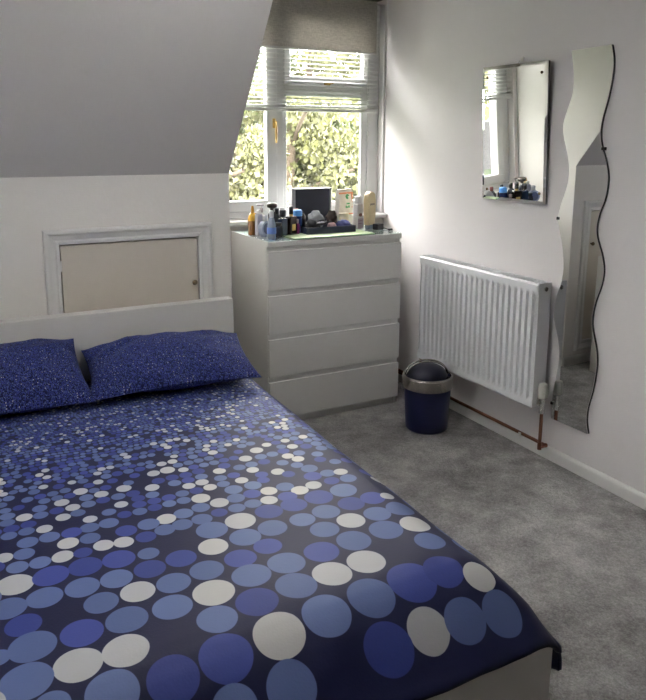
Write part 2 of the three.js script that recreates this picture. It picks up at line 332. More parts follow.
// printed cotton: spots in bands that grow towards the foot of the bed
const NAVY = '#0f133a', SLATE = ['#5a6a98', '#546491', '#61719e'], ROYAL = ['#38448a', '#333e82', '#3e4991'], WHITE = ['#bdbdbf', '#b8b9bb', '#c3c2c0'];
const S0 = -3.0, S1 = -1.08, T0 = 0.2, T1 = 2.36;
function spotTexture() {
  const W = 1840, H = 2048, c = document.createElement('canvas'); c.width = W; c.height = H;
  const x = c.getContext('2d'), k = W / (S1 - S0), ky = H / (T1 - T0), r = rng(11);
  x.fillStyle = NAVY; x.fillRect(0, 0, W, H);
  const measured = '-2.31,1.171,0.0145,W -2.229,1.18,0.0132,W -2.157,1.211,0.0157,W -1.639,1.222,0.0232,W -1.947,1.229,0.024,W -1.992,1.231,0.0204,W -2.216,1.25,0.0214,W -1.519,1.251,0.0194,W -1.696,1.264,0.0223,W -2.097,1.286,0.0229,W -2.276,1.295,0.0215,W -1.803,1.309,0.021,W -2.021,1.322,0.0222,W -2.381,1.335,0.0223,W -1.545,1.347,0.0214,W -1.707,1.351,0.0204,W -1.877,1.358,0.0208,W -1.92,1.363,0.0201,W -2.127,1.383,0.02,W -2.286,1.385,0.0209,W -1.642,1.399,0.0219,W -1.765,1.402,0.021,W -2.34,1.426,0.0216,W -1.544,1.427,0.0275,S -2.222,1.429,0.0201,W -1.809,1.447,0.0278,S -1.747,1.448,0.0272,S -1.913,1.453,0.0282,W -2.181,1.473,0.0271,S -2.232,1.475,0.026,S -2.334,1.475,0.0268,S -2.388,1.476,0.027,S -1.559,1.479,0.0287,R -2.279,1.479,0.027,R -1.509,1.484,0.0245,S -1.469,1.497,0.023,W -1.77,1.497,0.0269,R -1.822,1.499,0.0272,S -1.664,1.5,0.0278,S -1.874,1.502,0.0277,W -1.718,1.502,0.0262,W -1.931,1.505,0.0268,S -1.985,1.516,0.0282,S -2.036,1.522,0.0276,W -2.449,1.525,0.0225,W -2.086,1.526,0.0301,S -2.402,1.528,0.0262,S -2.296,1.528,0.0275,W -2.241,1.53,0.0268,S -1.584,1.533,0.0256,W -2.148,1.533,0.0289,R -1.523,1.536,0.0245,R -1.635,1.542,0.0273,W -1.471,1.548,0.0267,S -1.791,1.554,0.0258,S -1.741,1.555,0.0262,W -1.841,1.555,0.0254,S -1.894,1.556,0.0239,R -1.684,1.56,0.0296,R -1.949,1.569,0.0295,S -2.006,1.572,0.0289,S -2.055,1.575,0.0282,S -2.217,1.579,0.0261,W -2.423,1.581,0.0264,S -2.318,1.584,0.027,W -2.371,1.584,0.0265,S -2.167,1.586,0.0265,W -2.109,1.586,0.0274,R -2.27,1.59,0.0236,R -1.522,1.607,0.0413,S -1.606,1.608,0.0435,R -1.69,1.615,0.0397,R -1.769,1.617,0.0407,R -1.859,1.627,0.0434,W -1.944,1.636,0.0436,S -2.436,1.654,0.0434,W -2.276,1.655,0.0411,R -2.356,1.655,0.0429,R -2.196,1.66,0.041,R -2.124,1.668,0.0278,S -1.543,1.689,0.0401,R -1.471,1.69,0.0374,R -1.424,1.696,0.0218,W -1.629,1.696,0.0409,S -1.707,1.704,0.0368,S -1.797,1.704,0.0409,S -1.879,1.712,0.0429,S -1.969,1.716,0.0394,W -2.058,1.729,0.0394,R -2.139,1.738,0.0393,R -2.381,1.738,0.0412,S -2.298,1.739,0.0402,S -2.22,1.742,0.0388,S -2.457,1.743,0.0401,S -1.593,1.773,0.0407,W -1.509,1.775,0.0398,S -1.432,1.776,0.0427,S -1.679,1.781,0.0406,S -1.845,1.781,0.0379,R -1.928,1.801,0.0417,R -2.019,1.81,0.0426,S -2.188,1.816,0.0407,W -2.271,1.818,0.0393,S -2.435,1.819,0.0389,R -2.105,1.822,0.0413,S -1.534,1.858,0.047,S -1.638,1.865,0.0467,S -1.446,1.868,0.0435,W -1.737,1.872,0.0462,R -1.837,1.876,0.0483,S -1.933,1.884,0.0487,S -2.426,1.899,0.049,S -2.328,1.902,0.0456,R -2.492,1.902,0.0253,S -2.035,1.904,0.0497,W -2.234,1.905,0.0466,S -2.134,1.91,0.0458,S -1.462,1.957,0.0421,S -1.659,1.961,0.0496,W -1.759,1.968,0.0497,W -1.857,1.972,0.0505,S -1.961,1.984,0.05,R -2.352,1.996,0.049,W -2.449,1.996,0.0518,S -2.06,1.996,0.0459,S -2.259,2.001,0.0485,W -1.598,2.071,0.0618,R -1.505,2.072,0.0513,R -1.715,2.076,0.0579,S -2.413,2.077,0.035,S -1.836,2.084,0.0573,S -2.306,2.092,0.0524,S -1.955,2.092,0.0583,W -2.078,2.099,0.0573,R -2.191,2.106,0.0531,R -1.427,2.117,0.043,W -1.625,2.191,0.0538,W -2.092,2.198,0.0468,S -1.735,2.198,0.0597,R -1.972,2.199,0.0533,S -1.525,2.199,0.054,S -1.42,2.213,0.0562,S'.split(' ').map((e) => { const [a, b, d, f] = e.split(','); return [+a, +b, +d, f]; });
  const cell = 0.06, grid = new Map(), key = (a, b) => Math.floor(a / cell) + ':' + Math.floor(b / cell);
  const add = (s, t, q) => { const kk = key(s, t); if (!grid.has(kk)) grid.set(kk, []); grid.get(kk).push([s, t, q]); };
  const free = (s, t, q) => {
    for (let i = -2; i <= 2; i++) for (let j = -2; j <= 2; j++) for (const [a, b, w] of grid.get(key(s + i * cell, t + j * cell)) ?? []) if (Math.hypot(a - s, b - t) < (w + q) * 0.9) return false;
    return true;
  };
  const draw = (s, t, q, kind) => {
    const list = kind === 'W' ? WHITE : kind === 'S' ? SLATE : ROYAL;
    x.fillStyle = list[Math.floor(r() * list.length)];
    x.beginPath(); x.ellipse((s - S0) * k, (t - T0) * ky, q * k, q * ky, 0, 0, Math.PI * 2); x.fill();
    add(s, t, q);
  };
  for (const [s, t, q, kind] of measured) draw(s, t, q * 0.985, kind);
  const bands = [[0.2, 0.62, 0.0052], [0.62, 0.84, 0.0072], [0.84, 1.0, 0.0098], [1.0, 1.15, 0.0135], [1.15, 1.26, 0.0172], [1.26, 1.452, 0.0212], [1.452, 1.612, 0.0268], [1.612, 1.86, 0.041], [1.86, 2.05, 0.049], [2.05, 2.5, 0.057]];
  for (const [a, b, q] of bands) {
    const rows = Math.max(1, Math.round((b - a) / (2.0 * q))), pitch = (b - a) / rows;
    for (let j = 0; j < rows; j++) {
      for (let s = -3.1 + r() * 2 * q; s < -1.0; s += 2 * q * (0.99 + 0.05 * r())) {
        const t = a + (j + 0.5) * pitch - 0.04 * (s + 1.75) + (r() - 0.5) * 0.25 * q;
        const inside = s > -2.47 && s < -1.42 && t > 1.455 && t < 2.2;
        const o = r(), pick = r();
        if (inside || (s > -1.3 && t > 2.0) || (s > -2.1 && t > 2.2) || o > 0.88 || !free(s, t, q * 0.95)) continue;
        const white = q < 0.02 ? 0.13 : q < 0.025 ? 0.05 : 0.13;
        draw(s, t, q * (0.94 + 0.05 * r()), pick < white ? 'W' : pick < 0.6 ? 'S' : 'R');
      }
    }
  }
  // weave
  const t = new THREE.CanvasTexture(c); t.colorSpace = THREE.SRGBColorSpace; t.anisotropy = 8;
  return t;
}
const weaveBump = dataTexture(512, (u, v) => grey(0.5 * fbm(u, v, 6, 4, 21) + 0.5 * vnoise(u * 256, v * 256, 256, 3)), false, 0.35);
const TOP = 0.49;
const hill = (x, z, k) => (fbm(x * 0.13 + 0.5, z * 0.13 + 0.5, 12, 3, k) - 0.5) * 2;
const HANG = [[0, 0], [0.02, 0.0015], [0.04, 0.007], [0.06, 0.018], [0.08, 0.036], [0.1, 0.062], [0.115, 0.086], [0.127, 0.115], [0.135, 0.15], [0.138, 0.2], [0.14, 0.36]];   // out, down
const FOOT = [[0, 0], [0.04, 0.004], [0.08, 0.015], [0.12, 0.033], [0.16, 0.06], [0.19, 0.086], [0.21, 0.102], [0.228, 0.113], [0.243, 0.12], [0.252, 0.13], [0.2595, 0.15], [0.261, 0.4]];
function hang(d, k, line = HANG) {
  let [x0, y0] = line[0], acc = 0;
  for (const [x1, y1] of line.slice(1)) { const l = Math.hypot((x1 - x0) * k, y1 - y0); if (acc + l >= d) { const f = (d - acc) / l; return [(x0 + (x1 - x0) * f) * k, y0 + (y1 - y0) * f]; } acc += l; x0 = x1; y0 = y1; }
  return [x0 * k, y0 + d - acc];
}
function duvetPoint(s, t) {
  const s0 = -1.42 - 0.05 * (Math.min(t, 2.25) - 0.97), k = (-1.295 - s0) / 0.135;
  let d = s - s0, x = s, dx = 0, w = 0;
  if (d > 0) {
    const [o, h] = hang(d, k); x = s0 + o; dx = h; w = smooth(0.1, 0.2, h);
    x += 0.01 * smooth(0.1, 0.22, h) * Math.sin(t * 21 + 1.5 * Math.sin(t * 6));
  }
  const R = 0.09, l = -2.86 - s;
  if (l > 0) { const a = Math.min(l / R, 1.4), e = Math.max(0, l - R * 1.4); x = -2.86 - R * Math.sin(a) - e * 0.1; dx = R * (1 - Math.cos(a)) + e; w = Math.max(w, smooth(0.04, 0.14, l)); }
  const t0 = 2.02, g = t - t0;
  let z = t, dz = 0;
  if (g > 0) { const [o, h] = hang(g, 1, FOOT); z = t0 + o; dz = h; }
  const z2 = Math.min(t, 2.2) + Math.max(0, t - 2.2) * 0.28;
  z = z * (1 - w) + z2 * w; dz *= 1 - w;
  const drop = Math.cbrt(dx ** 3 + dz ** 3);
  let y = TOP - drop;
  const flat = 1 - smooth(0, 0.12, drop);
  y += flat * (0.009 * hill(s, t, 3) + 0.0035 * hill(s * 3.1 + 2, t * 2.3 + 1, 5));
  // soft creases near the foot and along the right edge
  const crease = (fbm(s * 0.9 + t * 0.35 + 3, t * 0.22, 12, 2, 15) - 0.5);
  y += 0.008 * crease * smooth(1.75, 2.1, t) * (1 - smooth(0.1, 0.2, dx));
  z += 0.02 * (fbm(s * 0.7 + 5, 0.3, 12, 2, 19) - 0.5) * smooth(0.03, 0.08, dz) * (1 - smooth(0.095, 0.11, dz));
  return [x, y, z];
}
{
  const n = 200, m = 220, pos = [], uv = [], idx = [];
  const grid = [];
  for (let j = 0; j <= m; j++) for (let i = 0; i <= n; i++) {
    const t = 0.24 + (2.315 - 0.24) * j / m, hem = -1.2 + 0.06 * smooth(2.05, 2.23, t);
    const s = -2.99 + (hem + 2.99) * i / n;
    const tt = t > 2.0 ? 2.0 + (t - 2.0) * (1 + 0.28 * smooth(-1.30, -1.15, s)) : t;
    grid.push([...duvetPoint(s, tt), (s - S0) / (S1 - S0), (tt - T0) / (T1 - T0)]);
  }
  for (const q of grid) { pos.push(q[0], q[1], q[2]); uv.push(q[3], 1 - q[4]); }
  for (let j = 0; j < m; j++) for (let i = 0; i < n; i++) { const a = j * (n + 1) + i, b = a + 1, c = a + n + 1, d = c + 1; idx.push(a, c, b, b, c, d); }
  const g0 = new THREE.BufferGeometry(); g0.setAttribute('position', new THREE.Float32BufferAttribute(pos, 3)); g0.setIndex(idx); g0.computeVertexNormals();
  const N = g0.attributes.normal, cnt = grid.length, th = 0.012;
  for (let i = 0; i < cnt; i++) { pos.push(pos[3 * i] - th * N.getX(i), pos[3 * i + 1] - th * N.getY(i), pos[3 * i + 2] - th * N.getZ(i)); uv.push(uv[2 * i], uv[2 * i + 1]); }
  const top = idx.length;
  for (let i = 0; i < top; i += 3) idx.push(idx[i] + cnt, idx[i + 2] + cnt, idx[i + 1] + cnt);
  const edge = []; for (let i = 0; i < n; i++) edge.push([i, i + 1], [m * (n + 1) + i + 1, m * (n + 1) + i]);
  for (let j = 0; j < m; j++) edge.push([(j + 1) * (n + 1), j * (n + 1)], [j * (n + 1) + n, (j + 1) * (n + 1) + n]);
  for (const [a, b] of edge) idx.push(a, b, b + cnt, a, b + cnt, a + cnt);
  const g = new THREE.BufferGeometry();
  g.setAttribute('position', new THREE.Float32BufferAttribute(pos, 3)); g.setAttribute('uv', new THREE.Float32BufferAttribute(uv, 2)); g.setIndex(idx); g.computeVertexNormals();
  const mat = phys({ map: spotTexture(), roughness: 0.58, specularIntensity: 0.55, sheen: 0.1, sheenRoughness: 0.5, sheenColor: lin(0.4, 0.45, 0.7), bumpMap: weaveBump, bumpScale: 0.0004 });
  tag(mesh('duvet', g, mat), 'navy duvet printed with slate, royal blue and white spots', 'duvet');
}
// pillows
{
  const tex = (() => {
    const W = 1024, c = document.createElement('canvas'); c.width = c.height = W; const x = c.getContext('2d'), r = rng(23);
    x.fillStyle = NAVY; x.fillRect(0, 0, W, W);
    const q = W * 0.0033 / 0.5;
    for (let j = 0; j < 76; j++) for (let i = 0; i < 76; i++) {
      const o = r(), p = r(); if (o > 0.7) continue;
      const l = p < 0.02 ? WHITE : p < 0.2 ? SLATE : ROYAL; x.fillStyle = l[Math.floor(r() * 3)];
      x.beginPath(); x.arc((i + 0.5 + (j % 2) * 0.5 + 0.3 * (r() - 0.5)) * W / 76, (j + 0.5 + 0.3 * (r() - 0.5)) * W / 76, q * (0.75 + 0.3 * r()), 0, 7); x.fill();
    }
    const t = new THREE.CanvasTexture(c); t.colorSpace = THREE.SRGBColorSpace; t.wrapS = t.wrapT = THREE.RepeatWrapping; t.repeat.set(2, 2); return t;
  })();
  const mat = phys({ map: tex, roughness: 0.75, specularIntensity: 0.4, sheen: 0.08, sheenRoughness: 0.5, sheenColor: lin(0.4, 0.45, 0.7), bumpMap: weaveBump, bumpScale: 0.0004 });
  function pillow(Wd, Dp, Ht, k, label, pos, rot) {
    const n = 64, m = 44, P = [], U = [], I = [];
    for (const side of [1, -1]) for (let j = 0; j <= m; j++) for (let i = 0; i <= n; i++) {
      const u = i / n * 2 - 1, v = j / m * 2 - 1;
      const pu = 1 - Math.abs(u) ** 2.6, pv = 1 - Math.abs(v) ** 2.4;
      let h = Ht / 2 * Math.pow(Math.max(0, pu), 0.72) * Math.pow(Math.max(0, pv), 0.72);
      const xx = u * Wd / 2 * (1 - 0.05 * (1 - v * v)), zz = v * Dp / 2 * (1 - 0.06 * (1 - u * u));
      const edge = Math.min(1, h / (Ht * 0.2));
      h *= side > 0 ? 1.15 : 0.75;
      h += side * edge * (0.013 * (fbm(xx * 0.55 + k, zz * 0.9 + 0.3, 12, 4, 30 + k) - 0.5) * 2 + 0.005 * Math.sin(xx * 38 + zz * 26 + 2 * Math.sin(zz * 20 + k)) * (Math.abs(u) > 0.45 ? 1 : 0.35));
      P.push(xx, side * h + 0.012 * Math.sin(u * 2.3 + k) * (1 - edge), zz); U.push(xx / 0.5 + 0.5, zz / 0.5 + 0.5);
    }
    const cnt = (n + 1) * (m + 1);
    for (let q = 0; q < 2; q++) for (let j = 0; j < m; j++) for (let i = 0; i < n; i++) { const a = q * cnt + j * (n + 1) + i, b = a + 1, c = a + n + 1, d = c + 1; q ? I.push(a, b, c, b, d, c) : I.push(a, c, b, b, c, d); }
    let g = new THREE.BufferGeometry(); g.setAttribute('position', new THREE.Float32BufferAttribute(P, 3)); g.setAttribute('uv', new THREE.Float32BufferAttribute(U, 2)); g.setIndex(I);
    g.computeVertexNormals();
    const o = tag(mesh('pillow', g, mat), label, 'pillow', 'navy dotted pillows against the headboard');
    o.position.set(...pos); o.rotation.order = 'YXZ'; o.rotation.set(...rot);
    return o;
  }
  pillow(0.69, 0.4, 0.19, 1, 'navy dotted pillow nearest the chest of drawers', [-1.7, 0.585, 0.44], [0.24, -0.1, 0.0]);
  pillow(0.7, 0.42, 0.19, 2, 'navy dotted pillow at the left, propped against headboard', [-2.395, 0.602, 0.42], [0.38, 0.03, 0.03]);
}

// ---------------------------------------------------------------- radiator
{
  const r = thing('radiator', 'white double panel radiator with fluted front on the right wall', 'radiator');
  const y0 = 0.265, y1 = 0.865, z0 = 0.014, z1 = 0.934;
  const panel = (xf, dir) => {   // pressed steel panel, flutes facing dir
    const N = 22, per = 25, rows = [0, 0.006, 0.032, 0.042, 0.056, 0.30, 0.544, 0.558, 0.568, 0.594, 0.6], P = [], I = [];
    const zs = []; zs.push(z0, z0 + 0.012); const a = z0 + 0.02, b = z1 - 0.02; for (let i = 0; i <= N * per; i++) zs.push(a + (b - a) * i / (N * per)); zs.push(z1 - 0.012, z1);
    rows.forEach((ry, j) => zs.forEach((z) => {
      const ph = ((z - a) / (b - a)) * N, f = ph - Math.floor(ph);
      const inside = z >= a && z <= b;
      const flute = inside ? smooth(0.14, 0.3, f) * (1 - smooth(0.7, 0.86, f)) : 0;
      const fade = smooth(0.034, 0.054, ry) * (1 - smooth(0.546, 0.566, ry));
      const rim = (ry < 0.003 || ry > 0.597) ? -0.006 : 0;
      P.push(xf + dir * (-0.014 + 0.014 * (1 - fade) + 0.014 * flute * fade + rim), y0 + ry, z);
    }));
    const w = zs.length;
    for (let j = 0; j + 1 < rows.length; j++) for (let i = 0; i + 1 < w; i++) { const p = j * w + i; dir < 0 ? I.push(p, p + 1, p + w, p + 1, p + w + 1, p + w) : I.push(p, p + w, p + 1, p + 1, p + w, p + w + 1); }
    const g = new THREE.BufferGeometry(); g.setAttribute('position', new THREE.Float32BufferAttribute(P, 3)); g.setIndex(I);
    return toCreasedNormals(g, 0.7);
  };
  mesh('front_panel', panel(-0.117, -1), radPaint, r);
  mesh('rear_panel', box(-0.045, -0.035, y0 + 0.01, y1 - 0.01, z0 + 0.005, z1 - 0.005), radPaint, r);
  mesh('panel_back', box(-0.1025, -0.099, y0 + 0.004, y1 - 0.004, z0 + 0.003, z1 - 0.003), radPaint, r);
  // top grille: rim and cross slots
  const gr = [box(-0.109, -0.105, y1 - 0.012, y1 + 0.004, z0, z1, 0.001), box(-0.036, -0.032, y1 - 0.012, y1 + 0.004, z0, z1, 0.001), box(-0.105, -0.09, y1 - 0.004, y1 + 0.002, z0, z1), box(-0.051, -0.036, y1 - 0.004, y1 + 0.002, z0, z1), box(-0.073, -0.068, y1 - 0.004, y1 + 0.002, z0, z1)];
  for (let i = 0; i <= 46; i++) { const z = z0 + 0.004 + i * (z1 - z0 - 0.012) / 46; gr.push(box(-0.105, -0.036, y1 - 0.004, y1 + 0.002, z, z + 0.006)); }
  mesh('top_grille', merge(gr), radPaint, r);
  for (const [za, zb] of [[z0 - 0.003, z0 + 0.001], [z1 - 0.001, z1 + 0.003]]) mesh('side_cover', box(-0.110, -0.032, y0 + 0.008, y1 + 0.003, za, zb, 0.0015), radPaint, r);
  mesh('convector_fins', merge(Array.from({ length: 40 }, (_, i) => box(-0.098, -0.05, y0 + 0.04, y1 - 0.04, z0 + 0.02 + i * 0.0225, z0 + 0.021 + i * 0.0225))), radPaint, r);
  mesh('bleed_plug', merge([rod([-0.07, y1 - 0.025, z1], [-0.07, y1 - 0.025, z1 + 0.01], 0.011, 6), rod([-0.07, y1 - 0.025, z1 + 0.01], [-0.07, y1 - 0.025, z1 + 0.016], 0.004)]), chrome, r);
  for (const z of [0.2, 0.74]) mesh('wall_bracket', box(-0.035, -0.001, 0.33, 0.8, z - 0.012, z + 0.012, 0.002), radPaint, r);
  // thermostatic valve on the near end, lockshield at the far end
  const zv = z1 + 0.028;
  const tail = mesh('valve_body', merge([rod([-0.07, y0 + 0.035, z1], [-0.07, y0 + 0.035, zv + 0.008], 0.011), rod([-0.07, y0 - 0.015, zv], [-0.07, y0 + 0.06, zv], 0.0105), rod([-0.07, y0 + 0.02, z1 + 0.004], [-0.07, y0 + 0.05, z1 + 0.014], 0.014, 6), rod([-0.07, y0 - 0.022, zv], [-0.07, y0 - 0.002, zv], 0.014, 6)]), chrome, r);
  const cap = lathe([[0, 0], [0.0215, 0], [0.023, 0.006], [0.0225, 0.05], [0.02, 0.066], [0.012, 0.07], [0, 0.07]], 20); cap.translate(-0.07, y0 + 0.056, zv);
  const ribs = Array.from({ length: 10 }, (_, i) => { const a = i / 10 * Math.PI * 2; return rod([-0.07 + 0.0225 * Math.cos(a), y0 + 0.066, zv + 0.0225 * Math.sin(a)], [-0.07 + 0.0215 * Math.cos(a), y0 + 0.108, zv + 0.0215 * Math.sin(a)], 0.0022, 6); });
  mesh('valve_head', merge([cap, ...ribs]), valveWhite, r).userData.label = 'ribbed off white valve cap';
  const zl = z0 - 0.028;
  mesh('lockshield_valve', merge([rod([-0.07, y0 + 0.035, z0], [-0.07, y0 + 0.035, zl - 0.008], 0.011), rod([-0.07, y0 - 0.02, zl], [-0.07, y0 + 0.06, zl], 0.0105), rod([-0.07, y0 + 0.06, zl], [-0.07, y0 + 0.085, zl], 0.014, 8)]), chrome, r);
  // copper pipes
  const p = thing('copper_pipe', 'copper heating pipe running along skirting under the radiator', 'pipe');
  const px = -0.07, wx = -0.03, py = 0.073;
  mesh('vertical_pipe', rod([px, 0.085, zv], [px, y0 - 0.01, zv], 0.0085), copper, p);
  mesh('elbow', merge([rod([px, py - 0.012, zv], [px, 0.1, zv], 0.0105), new THREE.SphereGeometry(0.0108, 12, 10).translate(px, py, zv), rod([px, py, zv], [wx, py, zv], 0.0095), new THREE.SphereGeometry(0.0108, 12, 10).translate(wx, py, zv)]), copper, p);
  mesh('horizontal_pipe', rod([wx, py, -0.30], [wx, py, zv], 0.0085), copper, p);
  mesh('far_pipe', merge([rod([px, y0 - 0.01, zl], [px, 0.11, zl], 0.0075), rod([px, 0.11, zl], [px, 0.11, -0.34], 0.0075), new THREE.SphereGeometry(0.0085, 10, 8).translate(px, 0.11, zl)]), copper, p);
  for (const z of [0.79, 0.05]) mesh('pipe_clip', merge([box(-0.042, -0.001, py - 0.012, py - 0.006, z, z + 0.016), box(-0.044, -0.039, py - 0.012, py + 0.008, z, z + 0.016, 0.002), box(-0.021, -0.016, py - 0.012, py + 0.008, z, z + 0.016, 0.002)]), valveWhite, p);
}

// ---------------------------------------------------------------- swing bin
{
  const b = thing('swing_bin', 'navy plastic swing lid bin with steel collar on carpet', 'bin', [-0.30, 0, 0.37], -0.35); b.scale.set(1.06, 1, 1.06);
  const navy = std({ color: lin(0.004, 0.006, 0.04), roughness: 0.38 });
  mesh('body', lathe([[0, 0.002], [0.099, 0.002], [0.105, 0.008], [0.117, 0.25], [0.114, 0.25], [0.101, 0.012], [0, 0.012]], 48), navy, b);
  mesh('collar', lathe([[0.119, 0.232], [0.1225, 0.234], [0.127, 0.288], [0.1255, 0.297], [0.119, 0.3], [0.112, 0.297], [0.112, 0.285], [0.116, 0.245], [0.119, 0.232]], 48), steel, b).userData.label = 'brushed steel collar';
  // domed flap that swings in the collar
  const flap = new THREE.SphereGeometry(0.1, 32, 14, 0, Math.PI * 2, 0, Math.PI / 2); flap.scale(1, 0.72, 0.84); flap.translate(0, 0.284, -0.012);
  mesh('swing_lid', flap, std({ color: lin(0.004, 0.005, 0.022), roughness: 0.42 }), b);
  const arch = []; for (let i = 0; i <= 16; i++) { const a = Math.PI * i / 16; arch.push([0.108 * Math.cos(a), 0.288 + 0.078 * Math.sin(a), -0.034]); }
  mesh('lid_band', merge([tube(arch, 0.005, 40, 8), tube(arch.map(([x, y]) => [x, y - 0.002, -0.01]), 0.004, 40, 8)]), steel, b);
  for (const q of [-1, 1]) mesh('pivot', rod([q * 0.118, 0.288, 0], [q * 0.1, 0.288, 0], 0.008), navy, b);
}

// ---------------------------------------------------------------- mirrors
{
  const g = thing('rectangular_mirror', 'small rectangular mirror with black screw caps above the radiator', 'mirror', [-0.012, 1.2187, 0.627]);
  g.rotation.z = Math.atan(0.035 / 0.647); g.rotation.y = 0.018;
  const H = 0.648, W = 0.433, bev = 0.014;
  mesh('backing', box(-0.002, 0.006, 0.002, H - 0.002, -W / 2 + 0.002, W / 2 - 0.002), darkEdge, g);
  // bevelled plate
  const o = [[0, -W / 2], [0, W / 2], [H, W / 2], [H, -W / 2]], i = [[bev, -W / 2 + bev], [bev, W / 2 - bev], [H - bev, W / 2 - bev], [H - bev, -W / 2 + bev]], T = [];
  const pt = (q, x) => [x, q[0], q[1]], quad = (a, b, c, d) => T.push(...a, ...b, ...c, ...a, ...c, ...d);
  const f = -0.0068, e = -0.0052, bk = -0.002;
  quad(pt(i[0], f), pt(i[1], f), pt(i[2], f), pt(i[3], f));
  for (let k = 0; k < 4; k++) { const j = (k + 1) % 4; quad(pt(o[k], e), pt(o[j], e), pt(i[j], f), pt(i[k], f)); quad(pt(o[k], bk), pt(o[j], bk), pt(o[j], e), pt(o[k], e)); }
  const bg = new THREE.BufferGeometry(); bg.setAttribute('position', new THREE.Float32BufferAttribute(T, 3)); bg.computeVertexNormals();
  mesh('mirror_plate', bg, silver, g);
  for (const [y, z] of [[0.05, -0.18], [0.05, 0.18], [H - 0.05, -0.18], [H - 0.05, 0.18]]) {
    const s = lathe([[0, 0], [0.007, 0], [0.0065, 0.003], [0.003, 0.005], [0, 0.005]], 16); s.rotateZ(Math.PI / 2); s.translate(f, y, z);
    mesh('screw_cap', s, agedBrass, g);
  }
  mesh('hanging_wire', merge([rod([0.008, 0.5, -0.12], [0.03, H + 0.015, 0], 0.0008, 5), rod([0.008, 0.5, 0.12], [0.03, H + 0.015, 0], 0.0008, 5)]), steel, g);
  const n = tag(mesh('picture_hook', merge([box(-0.006, -0.0005, 1.875, 1.90, 0.617, 0.637, 0.002), rod([-0.022, 1.882, 0.627], [0, 1.888, 0.627], 0.002, 6)]), valveWhite), 'small picture hook above the rectangular mirror', 'hook');
}
{
  const L = [[1.897, 0.949], [1.86, 0.958], [1.823, 0.966], [1.76, 0.974], [1.709, 0.97], [1.65, 0.95], [1.594, 0.932], [1.55, 0.933], [1.516, 0.943], [1.429, 0.973], [1.37, 0.981], [1.318, 0.977], [1.226, 0.947], [1.17, 0.937], [1.136, 0.943], [1.03, 0.976], [0.94, 0.988], [0.88, 0.982], [0.812, 0.962], [0.75, 0.95], [0.702, 0.951], [0.605, 0.986], [0.54, 0.998], [0.48, 0.997], [0.40, 0.985], [0.31, 0.974], [0.214, 0.977]];
  const Rr = [[0.214, 1.191], [0.27, 1.178], [0.329, 1.179], [0.42, 1.198], [0.5, 1.207], [0.56, 1.208], [0.62, 1.197], [0.707, 1.169], [0.76, 1.166], [0.822, 1.176], [0.9, 1.2], [0.968, 1.206], [1.03, 1.19], [1.098, 1.16], [1.14, 1.151], [1.201, 1.159], [1.267, 1.182], [1.33, 1.191], [1.372, 1.189], [1.434, 1.171], [1.5, 1.143], [1.55, 1.134], [1.6, 1.138], [1.7, 1.162], [1.78, 1.173], [1.831, 1.173], [1.87, 1.166], [1.901, 1.157]];
  const smoothLine = (l) => new THREE.CatmullRomCurve3(l.map(([y, z]) => V(z, y, 0)), false, 'centripetal').getPoints(120);
  const s = new THREE.Shape([...smoothLine(L), ...smoothLine(Rr)].map((p) => new THREE.Vector2(-p.x, p.y)));   // shape x = -z
  const w = thing('wavy_mirror', 'tall wavy edged mirror strip beside the radiator', 'mirror', [-1.07 * Math.sin(0.025) - 0.003, 0, 1.07 * (1 - Math.cos(0.025))], 0.025);   // hangs a touch out of true
  const ext = (depth) => { const g = new THREE.ExtrudeGeometry(s, { depth, bevelEnabled: false }); g.rotateY(Math.PI / 2); return g; };   // shape x -> -z, depth -> +x
  const back = ext(0.011); back.translate(-0.012, 0, 0); mesh('backing', back, darkEdge, w);
  const front = ext(0.003); front.translate(-0.0152, 0, 0); mesh('mirror_plate', front, silver, w);
  const clip = (y, z, sgn) => mesh('wall_clip', merge([box(-0.019, -0.0005, y - 0.007, y + 0.007, Math.min(z, z + sgn * 0.008), Math.max(z, z + sgn * 0.008), 0.002), box(-0.019, -0.0155, y - 0.006, y + 0.006, Math.min(z, z - sgn * 0.006), Math.max(z, z - sgn * 0.006), 0.001)]), blackPlastic, w);
  clip(1.48, 1.155, 1); clip(1.165, 0.937, -1); clip(0.29, 0.975, -1);
}

